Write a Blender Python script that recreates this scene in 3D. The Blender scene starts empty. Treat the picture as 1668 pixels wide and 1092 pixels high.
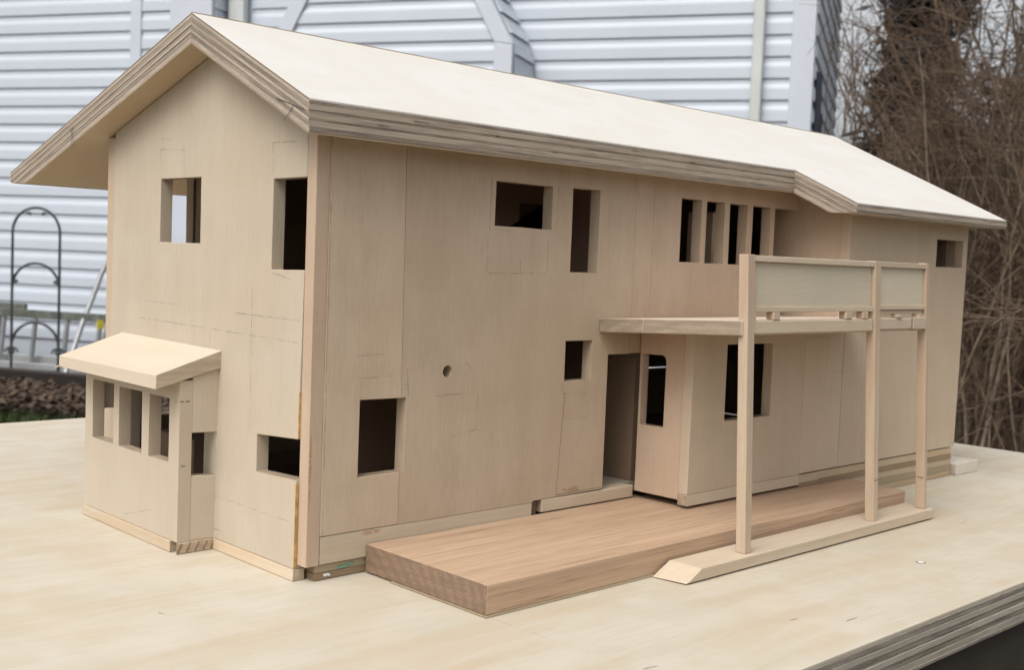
import bpy, bmesh, math, random
import numpy as np
from mathutils import Vector, Matrix
from mathutils.geometry import tessellate_polygon
random.seed(7); rng = np.random.default_rng(7)
S = bpy.context.scene
COL = S.collection

# ------------------------------------------------------------------ camera
CAM = Vector((-0.2858, -0.4241, 0.1474))
def cam_axes(yaw, pit, rol):
    f = Vector((math.cos(yaw)*math.cos(pit), math.sin(yaw)*math.cos(pit), math.sin(pit)))
    rt = Vector((math.sin(yaw), -math.cos(yaw), 0)); up = rt.cross(f)
    c, s = math.cos(rol), math.sin(rol)
    return c*rt + s*up, -s*rt + c*up, f
R_, U_, F_ = cam_axes(0.806210, -0.062411, 0.039051)
cd = bpy.data.cameras.new('camera'); co = bpy.data.objects.new('camera', cd); COL.objects.link(co)
M = Matrix(((R_.x, U_.x, -F_.x), (R_.y, U_.y, -F_.y), (R_.z, U_.z, -F_.z))).to_4x4()
M.translation = CAM; co.matrix_world = M
cd.sensor_width = 36; cd.lens = 1881.16/1668*36; cd.shift_y = -5.03/1668
cd.clip_start = 0.01; cd.clip_end = 500
cd.dof.use_dof = True; cd.dof.focus_distance = 0.58; cd.dof.aperture_fstop = 25
S.camera = co

# ------------------------------------------------------------------ world, sun, exposure
SUN_EL, SUN_AZ = math.radians(55), math.radians(-104)    # azimuth from +y towards +x
w = bpy.data.worlds.new('World'); S.world = w; w.use_nodes = True
nt = w.node_tree; nt.nodes.clear()
sky = nt.nodes.new('ShaderNodeTexSky'); sky.sky_type = 'NISHITA'; sky.sun_disc = False
sky.sun_elevation = SUN_EL; sky.sun_rotation = SUN_AZ
sky.air_density = 1.0; sky.dust_density = 6.0; sky.ozone_density = 1.0
hs = nt.nodes.new('ShaderNodeHueSaturation'); hs.inputs['Saturation'].default_value = 0.2
bg = nt.nodes.new('ShaderNodeBackground'); bg.inputs['Strength'].default_value = 0.15
out = nt.nodes.new('ShaderNodeOutputWorld')
nt.links.new(sky.outputs[0], hs.inputs['Color']); nt.links.new(hs.outputs[0], bg.inputs[0]); nt.links.new(bg.outputs[0], out.inputs[0])
sl = bpy.data.lights.new('sun', 'SUN'); sl.energy = 0.65; sl.angle = math.radians(45); sl.color = (1, .965, .91)
so = bpy.data.objects.new('sun', sl); COL.objects.link(so)
sd = Vector((math.sin(SUN_AZ)*math.cos(SUN_EL), math.cos(SUN_AZ)*math.cos(SUN_EL), math.sin(SUN_EL)))
so.rotation_euler = sd.to_track_quat('Z', 'Y').to_euler()
S.view_settings.view_transform = 'Standard'; S.view_settings.look = 'None'
S.view_settings.exposure = 0.46; S.view_settings.gamma = 1; S.view_settings.use_curve_mapping = False

# ------------------------------------------------------------------ materials
class NB:
    def __init__(s, name):
        s.m = bpy.data.materials.new(name); s.m.use_nodes = True; s.t = s.m.node_tree
        s.p = s.t.nodes['Principled BSDF']
    def n(s, typ, **kw):
        nd = s.t.nodes.new(typ)
        for k, v in kw.items():
            if k.startswith('i_'):
                nd.inputs[k[2:].replace('_', ' ')].default_value = v
            else: setattr(nd, k, v)
        return nd
    def l(s, a, b): s.t.links.new(a, b)
    def math(s, op, a, b=None, clamp=False):
        nd = s.n('ShaderNodeMath', operation=op); nd.use_clamp = clamp
        for i, x in enumerate((a, b)):
            if x is None: continue
            if isinstance(x, (int, float)): nd.inputs[i].default_value = x
            else: s.l(x, nd.inputs[i])
        return nd.outputs[0]
    def ramp(s, f, a, b, smooth=True):
        nd = s.n('ShaderNodeMapRange'); nd.interpolation_type = 'SMOOTHSTEP' if smooth else 'LINEAR'
        nd.inputs['From Min'].default_value = a; nd.inputs['From Max'].default_value = b
        s.l(f, nd.inputs['Value']); return nd.outputs['Result']
    def mix(s, f, a, b, blend='MIX'):
        nd = s.n('ShaderNodeMix', data_type='RGBA', blend_type=blend)
        for sock, x in ((nd.inputs[0], f), (nd.inputs[6], a), (nd.inputs[7], b)):
            if isinstance(x, (int, float)): sock.default_value = x
            elif isinstance(x, tuple): sock.default_value = (*x, 1) if len(x) == 3 else x
            else: s.l(x, sock)
        return nd.outputs[2]
    def noise(s, vec, scale, detail=4, rough=.55, dist=0):
        nd = s.n('ShaderNodeTexNoise'); s.l(vec, nd.inputs['Vector'])
        nd.inputs['Scale'].default_value = scale; nd.inputs['Detail'].default_value = detail
        nd.inputs['Roughness'].default_value = rough; nd.inputs['Distortion'].default_value = dist
        return nd.outputs['Fac']

def wood(name, c1, c2, ce, axis='Z', fine=900, broad=60, blotch=.35, pore=0.0, pore_c=(.1, .06, .03),
         rough=.62, bump=.25, stretch=.04, speck=.62, figk=.38, contour=0, layer=.5, slope=0, warm=None, ray=False, figure=0, fig_c=(.5, .4, .28), rings=True):
    """pale or oak timber: long grain along `axis`, end grain where the face looks along it"""
    dim = lambda c_: tuple(x*.87 for x in c_)
    c1, c2, ce = dim(c1), dim(c2), dim(ce); warm = dim(warm) if warm else None; fig_c = dim(fig_c); pore_c = dim(pore_c)
    b = NB(name); ax = 'XYZ'.index(axis)
    tc = b.n('ShaderNodeTexCoord'); oi = b.n('ShaderNodeObjectInfo')
    rv = b.n('ShaderNodeCombineXYZ')
    for i, k in enumerate((3.1, 5.7, 9.3)): b.l(b.math('MULTIPLY', oi.outputs['Random'], k), rv.inputs[i])
    ad = b.n('ShaderNodeVectorMath', operation='ADD'); b.l(tc.outputs['Object'], ad.inputs[0]); b.l(rv.outputs[0], ad.inputs[1])
    P = ad.outputs[0]
    mp = b.n('ShaderNodeMapping'); b.l(P, mp.inputs['Vector'])
    sc = [1, 1, 1]; sc[ax] = stretch; mp.inputs['Scale'].default_value = sc
    G = mp.outputs[0]
    nf = b.noise(G, fine, 3, .6, .2); nb = b.noise(G, broad, 3, .5, .4); nz = b.noise(P, 45, 3, .5)
    nz2 = b.noise(P, 12, 2, .5)
    f = b.math('ADD', b.math('MULTIPLY', nf, .35), b.math('ADD', b.math('MULTIPLY', nb, .65*(1-blotch)), b.math('MULTIPLY', nz, .65*blotch)))
    c = b.mix(b.ramp(f, .34, .66), c1, c2)
    c = b.mix(b.math('MULTIPLY', b.ramp(nz2, .42, .68), .45), c, warm or tuple(x*y for x, y in zip(c2, (1.02, .9, .8))))
    if figure:
        w_ = b.n('ShaderNodeTexWave', wave_type='BANDS', bands_direction='Y', wave_profile='SIN')
        mp2 = b.n('ShaderNodeMapping'); b.l(P, mp2.inputs['Vector']); s2 = [1, 1, 1]; s2[ax] = .22; mp2.inputs['Scale'].default_value = s2
        b.l(mp2.outputs[0], w_.inputs['Vector']); w_.inputs['Scale'].default_value = figure; w_.inputs['Distortion'].default_value = 9
        w_.inputs['Detail'].default_value = 2; w_.inputs['Detail Scale'].default_value = .7
        k = b.ramp(w_.outputs['Fac'], .55, 1.0)
        c = b.mix(b.math('MULTIPLY', b.math('MULTIPLY', k, b.ramp(nz2, .3, .7)), figk), c, fig_c)
    if contour:
        mc = b.n('ShaderNodeMapping'); b.l(P, mc.inputs['Vector']); s4 = [1, 1, 1]; s4[ax] = .16; mc.inputs['Scale'].default_value = s4
        nc = b.noise(mc.outputs[0], 13, 3, .45, .6); fr = b.math('FRACT', b.math('MULTIPLY', nc, 17.0))
        k = b.math('MULTIPLY', b.ramp(fr, .0, .55), b.ramp(fr, 1.0, .86))
        spk = b.ramp(b.noise(P, 260, 2, .6), .70, .76)
        c = b.mix(b.math('MULTIPLY', b.math('MULTIPLY', k, b.ramp(nz, .35, .6)), contour), c, fig_c)
        c = b.mix(b.math('MULTIPLY', spk, contour*.9), c, (.33, .22, .12))
    if pore:
        mp3 = b.n('ShaderNodeMapping'); b.l(P, mp3.inputs['Vector']); s3 = [1, 1, 1]; s3[ax] = .028; mp3.inputs['Scale'].default_value = s3
        npz = b.noise(mp3.outputs[0], 820, 3, .55)
        c = b.mix(b.math('MULTIPLY', b.ramp(npz, .56, .68), pore), c, pore_c)
    # end grain
    nsep = b.n('ShaderNodeSeparateXYZ'); b.l(tc.outputs['Normal'], nsep.inputs[0])
    e = b.ramp(b.math('ABSOLUTE', nsep.outputs[ax]), .72, .86)
    wv = b.n('ShaderNodeTexWave', wave_type='RINGS', rings_direction=axis); 
    mpr = b.n('ShaderNodeMapping'); b.l(tc.outputs['Object'], mpr.inputs['Vector']); lo = [.021, -.017, .031]; lo[ax] = 0
    mpr.inputs['Location'].default_value = lo
    b.l(mpr.outputs[0], wv.inputs['Vector']); wv.inputs['Scale'].default_value = 55; wv.inputs['Distortion'].default_value = 2.2
    wv.inputs['Detail'].default_value = 2
    ne = b.noise(P, 1400, 2, .6)
    if slope:
        sp_ = b.n('ShaderNodeSeparateXYZ'); b.l(P, sp_.inputs[0]); cb_ = b.n('ShaderNodeCombineXYZ')
        b.l(sp_.outputs[0], cb_.inputs[0]); b.l(sp_.outputs[1], cb_.inputs[1])
        b.l(b.math('SUBTRACT', sp_.outputs[2], b.math('MULTIPLY', sp_.outputs[1], slope)), cb_.inputs[2]); PS = cb_.outputs[0]
    else: PS = P
    mps = b.n('ShaderNodeMapping'); b.l(PS, mps.inputs['Vector']); mps.inputs['Scale'].default_value = (.12, .12, 1.6)
    ec = b.mix(b.math('MULTIPLY', wv.outputs['Fac'], .55 if rings else 0.0), ce, tuple(x*.66 for x in ce))
    nst = b.noise(mps.outputs[0], 260, 3, .6)
    ec = b.mix(b.math('MULTIPLY', b.ramp(nst, .42, .62), layer), ec, tuple(x*.62 for x in ce))
    ec = b.mix(b.ramp(ne, .45, .75), ec, tuple(x*speck for x in ce))
    if layer > .6:
        mq = b.n('ShaderNodeMapping'); b.l(PS, mq.inputs['Vector']); mq.inputs['Scale'].default_value = (.03, .03, 1)
        nq = b.noise(mq.outputs[0], 900, 3, .7); ec = b.mix(b.math('MULTIPLY', b.ramp(nq, .38, .6), .45), ec, c1)
        nv = b.noise(P, 55, 3, .6); ec = b.mix(b.math('MULTIPLY', b.ramp(nv, .5, .7), .45), ec, tuple(x*.7 for x in ce))
        c = b.mix(b.math('MULTIPLY', b.ramp(nq, .56, .7), .5), c, ce)
    if layer > .6: c = b.mix(b.math('MULTIPLY', b.ramp(nst, .5, .66), .55), c, ce)
    c = b.mix(e, c, ec)
    vr = b.math('ADD', .93, b.math('MULTIPLY', b.math('FRACT', b.math('MULTIPLY', oi.outputs['Random'], 7.31)), .13))
    vc = b.n('ShaderNodeCombineXYZ'); [b.l(vr, vc.inputs[i]) for i in range(3)]
    c = b.mix(1.0, c, vc.outputs[0], 'MULTIPLY')
    b.l(c, b.p.inputs['Base Color']); b.p.inputs['Roughness'].default_value = rough
    b.p.inputs['Specular IOR Level'].default_value = .25
    bp = b.n('ShaderNodeBump'); bp.inputs['Strength'].default_value = bump; bp.inputs['Distance'].default_value = .0004
    hh = b.math('ADD', nf, b.math('MULTIPLY', b.math('MULTIPLY', e, ne), 1.6)); b.l(hh, bp.inputs['Height']); b.l(bp.outputs[0], b.p.inputs['Normal'])
    return b.m

def plain(name, col, rough=.6, var=.15, scale=40, metal=0, bump=0, spec=.4, col2=None):
    col = tuple(x*.87 for x in col); col2 = tuple(x*.87 for x in col2) if col2 else None
    b = NB(name); tc = b.n('ShaderNodeTexCoord')
    n = b.noise(tc.outputs['Object'], scale, 4, .6)
    c = b.mix(b.ramp(n, .3, .7), tuple(x*(1-var) for x in col), col2 or tuple(min(1, x*(1+var)) for x in col))
    b.l(c, b.p.inputs['Base Color']); b.p.inputs['Roughness'].default_value = rough; b.p.inputs['Metallic'].default_value = metal
    b.p.inputs['Specular IOR Level'].default_value = spec
    if bump:
        bp = b.n('ShaderNodeBump'); bp.inputs['Strength'].default_value = bump; bp.inputs['Distance'].default_value = .01
        b.l(n, bp.inputs['Height']); b.l(bp.outputs[0], b.p.inputs['Normal'])
    return b.m

MT = {}
LIME1, LIME2 = (.56, .448, .332), (.485, .38, .276)
MT['wall'] = wood('limewood_upright', LIME1, LIME2, (.44, .335, .235), 'Z', stretch=.11, broad=70, blotch=.55, warm=(.50, .375, .262))
MT['wall_pale'] = wood('limewood_pale', (.605, .495, .372), (.54, .43, .315), (.5, .38, .27), 'Z', stretch=.11, broad=70, blotch=.5, warm=(.56, .425, .30))
MT['wall_pink'] = wood('limewood_pink', (.56, .438, .325), (.485, .37, .268), (.44, .335, .235), 'Z', stretch=.11, broad=80, blotch=.5, warm=(.50, .35, .245))
MT['gable'] = wood('limewood_gable', (.535, .462, .362), (.48, .405, .308), (.43, .335, .24), 'Z', stretch=.11, broad=75, blotch=.5, warm=(.50, .40, .292))
MT['bay'] = wood('limewood_bay', (.60, .52, .412), (.555, .47, .362), (.56, .44, .32), 'Z', stretch=.06, broad=90, blotch=.5, warm=(.53, .425, .32))
MT['strip_x'] = wood('limewood_strip_x', (.62, .52, .395), (.55, .445, .32), (.45, .345, .24), 'X', stretch=.05, broad=160, warm=(.57, .45, .32))
MT['strip_y'] = wood('limewood_strip_y', (.64, .54, .41), (.57, .46, .33), (.56, .45, .32), 'Y', stretch=.05, broad=160)
MT['post'] = wood('post_wood', (.60, .49, .36), (.52, .39, .28), (.6, .5, .38), 'Z', stretch=.04, broad=300, warm=(.56, .39, .27))
MT['panel'] = wood('railing_panel', (.68, .595, .455), (.62, .535, .40), (.5, .42, .3), 'X', stretch=.08, broad=160, warm=(.54, .49, .395))
MT['slab'] = wood('slab_wood', (.68, .585, .49), (.62, .52, .43), (.42, .335, .25), 'X', stretch=.05, broad=90, bump=.35)
MT['roof'] = wood('roof_veneer', (.66, .64, .60), (.635, .61, .56), (.25, .19, .14), 'X', stretch=.06, fine=500, broad=45, warm=(.62, .585, .52), fig_c=(.58, .53, .46), contour=.2, bump=.1, rings=False)
PL = dict(stretch=.05, broad=200, rings=False, bump=.6, warm=(.42, .35, .28), layer=.85)
for sfx, sl_ in (('', .47), ('_back', -.308)):
    MT['ply_a'+sfx] = wood('ply_along'+sfx, (.52, .44, .35), (.43, .355, .275), (.29, .228, .18), 'X', slope=sl_, **PL)
    MT['ply_b'+sfx] = wood('ply_across'+sfx, (.52, .44, .35), (.43, .355, .275), (.29, .228, .18), 'Y', slope=sl_, **PL)
MT['soffit'] = wood('soffit_veneer', (.55, .44, .31), (.50, .39, .265), (.4, .32, .24), 'X', stretch=.06, fine=500, broad=45, rings=False)
MT['board'] = wood('birch_board_top', (.56, .512, .425), (.505, .455, .365), (.34, .3, .25), 'X', stretch=.12, fine=420, broad=22, blotch=.5, figure=9, figk=.5, fig_c=(.48, .39, .265), contour=.32, pore=.16, pore_c=(.42, .34, .24), warm=(.54, .455, .345), bump=.1, rings=False)
PB = dict(stretch=.06, broad=120, rings=False, bump=.7, warm=(.30, .27, .23), layer=.85)
MT['bply_a'] = wood('board_ply_along', (.50, .445, .37), (.38, .335, .275), (.26, .225, .185), 'X', **PB)
MT['bply_b'] = wood('board_ply_across', (.50, .445, .37), (.38, .335, .275), (.26, .225, .185), 'Y', **PB)
MT['oak'] = wood('red_oak', (.56, .395, .265), (.45, .305, .20), (.31, .21, .14), 'X', stretch=.018, fine=900, broad=260, blotch=.08, pore=.6, pore_c=(.25, .155, .10), bump=.6, warm=(.50, .34, .235))
MT['base_a'] = wood('base_ply_light', (.58, .47, .32), (.48, .38, .25), (.42, .32, .21), 'X', stretch=.05, broad=160, pore=.25, pore_c=(.3, .2, .1))
MT['base_b'] = wood('base_ply_dark', (.34, .245, .155), (.27, .19, .115), (.3, .2, .12), 'X', stretch=.05, broad=160)
MT['base_c'] = wood('base_ply_olive', (.42, .35, .235), (.36, .295, .195), (.36, .27, .17), 'X', stretch=.05, broad=160)
MT['pale'] = wood('pale_offcut', (.72, .66, .58), (.66, .60, .51), (.6, .5, .4), 'X', stretch=.08, broad=100)
MT['bayroof'] = wood('bay_roof_wood', (.70, .60, .47), (.655, .545, .415), (.56, .455, .34), 'Y', stretch=.08, fine=500, broad=60, bump=.12, speck=.86, warm=(.67, .55, .43), rings=False)
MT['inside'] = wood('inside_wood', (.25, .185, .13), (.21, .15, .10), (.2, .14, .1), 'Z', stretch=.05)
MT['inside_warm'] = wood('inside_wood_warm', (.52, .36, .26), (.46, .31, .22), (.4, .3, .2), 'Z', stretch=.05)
MT['floor_in'] = wood('inside_floor', (.5, .44, .36), (.42, .36, .29), (.4, .3, .2), 'X', stretch=.05)
MT['glue'] = plain('glue_stain', (.50, .30, .12), .35, .25, 300)
MT['stain'] = plain('green_paint', (.16, .33, .22), .5, .3, 900)
MT['glue_dark'] = plain('dark_end_grain', (.26, .18, .11), .7, .3, 900)
MT['white'] = plain('white_filler', (.8, .8, .78), .6, .1, 900)
MT['hole_dark'] = plain('dark_ring', (.12, .07, .04), .7, .2, 800)
MT['siding'] = plain('white_vinyl', (.56, .605, .67), .42, .035, 1.2, spec=.45)
MT['trim'] = plain('white_trim', (.58, .62, .68), .4, .03, 3)
MT['downspout'] = plain('grey_downspout', (.60, .625, .60), .4, .06, 3)
MT['metal'] = plain('aluminium', (.45, .46, .46), .45, .08, 12, metal=.55)
MT['iron'] = plain('dark_iron', (.035, .045, .045), .55, .3, 30)
MT['rail_dark'] = plain('weathered_rail', (.12, .13, .11), .6, .3, 20)
MT['yellow'] = plain('yellow_label', (.7, .6, .05), .5, .05)
MT['conduit'] = plain('dark_conduit', (.02, .03, .05), .5, .2)
MT['table'] = wood('dark_table', (.06, .05, .042), (.04, .033, .028), (.03, .022, .018), 'X', stretch=.06, fine=300, broad=80, rough=.75, bump=.8, warm=(.03, .024, .018))
MT['concrete'] = plain('concrete', (.30, .30, .29), .9, .2, 12)
MT['bark'] = plain('grey_brown_bark', (.14, .10, .07), .85, .35, 25, spec=.15)
MT['bark_pale'] = plain('pale_bark', (.27, .215, .16), .85, .25, 25, spec=.15)
MT['twig'] = plain('brown_twig', (.125, .084, .055), .85, .4, 6, spec=.15)
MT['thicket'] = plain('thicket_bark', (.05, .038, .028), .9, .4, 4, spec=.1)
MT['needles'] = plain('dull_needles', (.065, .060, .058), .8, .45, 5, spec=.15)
MT['shadeleaf'] = plain('near_black_shade_leaf', (.022, .018, .013), .9, .5, 9, spec=.1)  # near-black colour puts deep shade into the gaps between the twigs
MT['leaf'] = plain('dry_leaf', (.06, .043, .032), .8, .5, 14, spec=.1, col2=(.14, .098, .07))
MT['grass'] = plain('grass_blade', (.04, .06, .02), .8, .4, 9, spec=.2)

def ground_mat():
    b = NB('ground_soil'); tc = b.n('ShaderNodeTexCoord')
    n1 = b.noise(tc.outputs['Object'], 1.1, 5, .6); n2 = b.noise(tc.outputs['Object'], 30, 5, .7)
    c = b.mix(b.ramp(n1, .42, .58), (.05, .06, .022), (.075, .055, .035))
    c = b.mix(b.ramp(n2, .4, .7), c, (.11, .08, .05)); b.l(c, b.p.inputs['Base Color']); b.p.inputs['Roughness'].default_value = .95
    bp = b.n('ShaderNodeBump'); bp.inputs['Strength'].default_value = .8; bp.inputs['Distance'].default_value = .03
    b.l(n2, bp.inputs['Height']); b.l(bp.outputs[0], b.p.inputs['Normal']); return b.m
MT['ground'] = ground_mat()
MT['soil'] = plain('dark_mulch', (.04, .03, .022), .95, .5, 25, bump=.8, spec=.1)

def pencil_mat():
    b = NB('pencil'); tc = b.n('ShaderNodeTexCoord'); n = b.noise(tc.outputs['Object'], 160, 4, .7)
    b.p.inputs['Base Color'].default_value = (.10, .085, .075, 1); b.p.inputs['Roughness'].default_value = .5
    b.l(b.math('MULTIPLY', b.ramp(n, .36, .62), .34), b.p.inputs['Alpha']); return b.m
def smear_mat():
    b = NB('orange_glue_smear'); tc = b.n('ShaderNodeTexCoord'); n = b.noise(tc.outputs['Object'], 220, 4, .7)
    b.p.inputs['Base Color'].default_value = (.50, .30, .15, 1); b.p.inputs['Roughness'].default_value = .4
    b.l(b.math('MULTIPLY', b.ramp(n, .38, .64), .6), b.p.inputs['Alpha']); return b.m
MT['smear'] = smear_mat()
MT['pencil'] = pencil_mat()
def pencil2():
    b = NB('pencil_dark'); b.p.inputs['Base Color'].default_value = (.05, .042, .04, 1); b.p.inputs['Alpha'].default_value = .75
    return b.m
MT['pencil_dark'] = pencil2()

# ------------------------------------------------------------------ object helpers
def link(name, me, mat=None, parent=None):
    o = bpy.data.objects.new(name, me); COL.objects.link(o)
    if mat: me.materials.append(MT[mat] if isinstance(mat, str) else mat)
    if parent: o.parent = parent
    return o
def tag(o, label=None, cat=None, group=None, kind=None):
    if label: o['label'] = label
    if cat: o['category'] = cat
    if group: o['group'] = group
    if kind: o['kind'] = kind
    return o
def empty(name, loc=(0, 0, 0)):
    o = bpy.data.objects.new(name, None); COL.objects.link(o); o.location = loc; o.empty_display_size = .02; return o
def mesh(name, V, Fc, mat, parent=None, bev=0, smooth=False):
    me = bpy.data.meshes.new(name)
    off = Vector(parent.location) if parent is not None else Vector((0, 0, 0))
    me.from_pydata([tuple(Vector(v)-off) for v in V], [], Fc)
    bm = bmesh.new(); bm.from_mesh(me); bmesh.ops.recalc_face_normals(bm, faces=bm.faces); bm.to_mesh(me); bm.free()
    if smooth: me.shade_smooth()
    o = link(name, me, mat, parent)
    if bev:
        m = o.modifiers.new('bevel', 'BEVEL'); m.width = bev; m.segments = 2; m.limit_method = 'ANGLE'; m.angle_limit = math.radians(40)
        m.harden_normals = False
    return o
HF = [(0, 3, 2, 1), (4, 5, 6, 7), (0, 1, 5, 4), (1, 2, 6, 5), (2, 3, 7, 6), (3, 0, 4, 7)]
def hexa(name, P, mat, parent=None, bev=.00025): return mesh(name, P, HF, mat, parent, bev)
def box(name, x0, x1, y0, y1, z0, z1, mat, parent=None, bev=.00025, jit=0):
    P = [(x0, y0, z0), (x1, y0, z0), (x1, y1, z0), (x0, y1, z0), (x0, y0, z1), (x1, y0, z1), (x1, y1, z1), (x0, y1, z1)]
    if jit: P = [tuple(c+random.uniform(-jit, jit) for c in p) for p in P]
    return hexa(name, P, mat, parent, bev)
def panel(name, outline, holes, m0, m1, mat, parent=None, bev=.0002, mat_in=None):
    """sheet with openings; m0/m1 map 2D to the outer / inner face"""
    loops = [outline] + holes
    flat = [p for lp in loops for p in lp]
    tris = tessellate_polygon([[Vector((a, b, 0)) for a, b in lp] for lp in loops])
    n = len(flat); V = [m0(*p) for p in flat] + [m1(*p) for p in flat]
    Fc = [tuple(t) for t in tris] + [tuple(i+n for i in reversed(t)) for t in tris]
    k = 0
    for lp in loops:
        L = len(lp)
        for i in range(L):
            a, b = k+i, k+(i+1) % L; Fc.append((a, b, b+n, a+n))
        k += L
    o = mesh(name, V, Fc, mat, parent, 0)
    # merge coplanar triangles, then bevel lightly
    bm = bmesh.new(); bm.from_mesh(o.data)
    bmesh.ops.dissolve_limit(bm, angle_limit=math.radians(1), verts=bm.verts, edges=bm.edges); 
    bmesh.ops.recalc_face_normals(bm, faces=bm.faces); bm.to_mesh(o.data); bm.free()
    if bev:
        m = o.modifiers.new('bevel', 'BEVEL'); m.width = bev; m.segments = 1; m.limit_method = 'ANGLE'; m.angle_limit = math.radians(40)
    return o
def rect(a0, a1, b0, b1, j=.00035):
    r = lambda: random.uniform(-j, j)
    return [(a0+r(), b0+r()), (a1+r(), b0+r()), (a1+r(), b1+r()), (a0+r(), b1+r())]
def rough_rect(a0, a1, b0, b1, j=.0003, n=4):
    """saw-cut opening: edges wander a little"""
    C = rect(a0, a1, b0, b1, j*.8); out = []
    for i in range(4):
        p, q = C[i], C[(i+1) % 4]
        for k in range(n):
            t = (k+random.uniform(-.25, .25)*(k > 0))/n
            jj = j*.45*(k > 0)
            out.append((p[0]+(q[0]-p[0])*t+random.uniform(-jj, jj), p[1]+(q[1]-p[1])*t+random.uniform(-jj, jj)))
    return out
def tubes_mesh(paths, sides=4):
    """paths: list of (pts Nx3, radii N) -> verts, faces via numpy"""
    Vs, Fs, base = [], [], 0
    for pts, rad in paths:
        pts = np.asarray(pts, float); N = len(pts)
        T = np.gradient(pts, axis=0); T /= np.linalg.norm(T, axis=1)[:, None]+1e-9
        ref = np.array([.31, .17, .93]) if abs(T[0][2]) < .8 else np.array([.9, .3, .1])
        A = np.cross(T, ref); A /= np.linalg.norm(A, axis=1)[:, None]+1e-9; B = np.cross(T, A)
        th = np.arange(sides)*2*np.pi/sides
        ring = pts[:, None, :] + np.asarray(rad)[:, None, None]*(np.cos(th)[None, :, None]*A[:, None, :] + np.sin(th)[None, :, None]*B[:, None, :])
        Vs.append(ring.reshape(-1, 3))
        i = np.arange(N-1)[:, None]*sides; j = np.arange(sides)[None, :]; j2 = (j+1) % sides
        Fs.append((np.stack([i+j, i+j2, i+sides+j2, i+sides+j], -1).reshape(-1, 4))+base); base += N*sides
    return np.concatenate(Vs), np.concatenate(Fs)
def fast_mesh(name, V, Fq, mat, parent=None, smooth=False):
    me = bpy.data.meshes.new(name); off = np.array(parent.location) if parent is not None else np.zeros(3)
    V = (V-off).astype(np.float32); k = Fq.shape[1]
    me.vertices.add(len(V)); me.vertices.foreach_set('co', V.ravel())
    me.loops.add(Fq.size); me.loops.foreach_set('vertex_index', Fq.ravel().astype(np.int32))
    me.polygons.add(len(Fq)); me.polygons.foreach_set('loop_start', np.arange(0, Fq.size, k, dtype=np.int32))
    me.polygons.foreach_set('loop_total', np.full(len(Fq), k, dtype=np.int32))
    me.update(calc_edges=True); me.validate()
    if smooth: me.shade_smooth()
    return link(name, me, mat, parent)
def tube(name, paths, mat, parent=None, sides=8):
    V, Fq = tubes_mesh(paths, sides); return fast_mesh(name, V, Fq, mat, parent, True)

# ================================================================== SETTING
GZ = -0.78
def at(u, v, k):                      # build-time helper: where the photograph's pixel lies at depth k metres
    return CAM + k*(F_ + R_*((u-834)/1881.16) - U_*((v-540.97)/1881.16))
g = mesh('ground', [(-60, -60, GZ), (90, -60, GZ), (90, 90, GZ), (-60, 90, GZ)], [(0, 1, 2, 3)], 'ground'); tag(g, kind='structure')

# ------------------------------------------------------------------ the white clapboard building behind
WW = Vector((.4698, -.8828, 0)); WN = Vector((-.8828, -.4698, 0))
def WP(s, h, o): p = Vector((CAM.x, CAM.y, 0)) + WW*s + WN*(-7.0+o); return (p.x, p.y, h)
bld = empty('clapboard_building', WP(-3, GZ, 0))
tag(bld, 'white vinyl clapboard building with a chimney chase and downspouts behind the model', 'building')
LAP = .127
PROF = [(.001, 0), (.0125, .0), (.013, .005), (.0122, .060), (.0108, .071), (.0045, .090), (.003, .098), (.0025, LAP)]
def course(s0, s1, h, o, s0t=None, s1t=None, name='siding_board', P=WP):
    s0t = s0 if s0t is None else s0t; s1t = s1 if s1t is None else s1t
    V = []
    for (d, y) in PROF:
        t = y/LAP; V += [P(s0+(s0t-s0)*t, h+y, o+d), P(s1+(s1t-s1)*t, h+y, o+d)]
    n = len(PROF); Fc = [(2*i, 2*i+1, 2*i+3, 2*i+2) for i in range(n-1)]
    Fc += [tuple(2*i for i in range(n)), tuple(2*i+1 for i in reversed(range(n))), (0, 1, 2*n-1, 2*n-2)]
    return mesh(name, V, Fc, 'siding', bld)
def courses(s0, s1, o, phase, h0=GZ+.12, h1=3.0, P=WP, clip=None):
    k = math.ceil((h0-phase)/LAP); h = phase+k*LAP; first = None
    while h < h1:
        if clip:
            a, b_ = clip(h), clip(h+LAP)
            course(a[0], a[1], h, o, b_[0], b_[1], P=P)
        elif first is None: first = course(s0, s1, h, o, P=P); hf = h
        else:
            c = first.copy(); COL.objects.link(c); c.parent = bld; c.location = (0, 0, h-hf)
        h += LAP
def wbox(name, s0, s1, h0, h1, o0, o1, mat='trim', bev=.004, sk=0):
    P = [WP(s0, h0, o1), WP(s1, h0, o1), WP(s1, h0, o0), WP(s0, h0, o0), WP(s0+sk, h1, o1), WP(s1+sk, h1, o1), WP(s1+sk, h1, o0), WP(s0+sk, h1, o0)]
    return hexa(name, P, mat, bld, bev)
# solid core walls
def core(s0, s1, o0, o1, h1=3.2): wbox('wall', s0, s1, GZ, h1, o0, o1, 'siding', 0)
core(-10.5, -4.42, -2.5, .198); core(-4.419, -.517, -2.5, 0)
courses(-10.4, -5.06, .2, 1.617); courses(-4.975, -4.74, .2, 1.617)
wbox('trim_board', -5.06, -4.975, GZ+.1, 3.1, .2, .222); wbox('corner_post', -4.74, -4.415, GZ+.1, 3.1, .195, .23)
courses(-4.24, -.645, 0, 1.402)
wbox('downspout', -4.38, -4.26, GZ+.15, 3.1, .02, .09, 'downspout', .012)
wbox('downspout', -.865, -.80, GZ+.15, 3.1, .02, .075, 'downspout', .012)
wbox('corner_post', -.645, -.512, GZ+.1, 3.1, -.08, .024)
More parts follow.
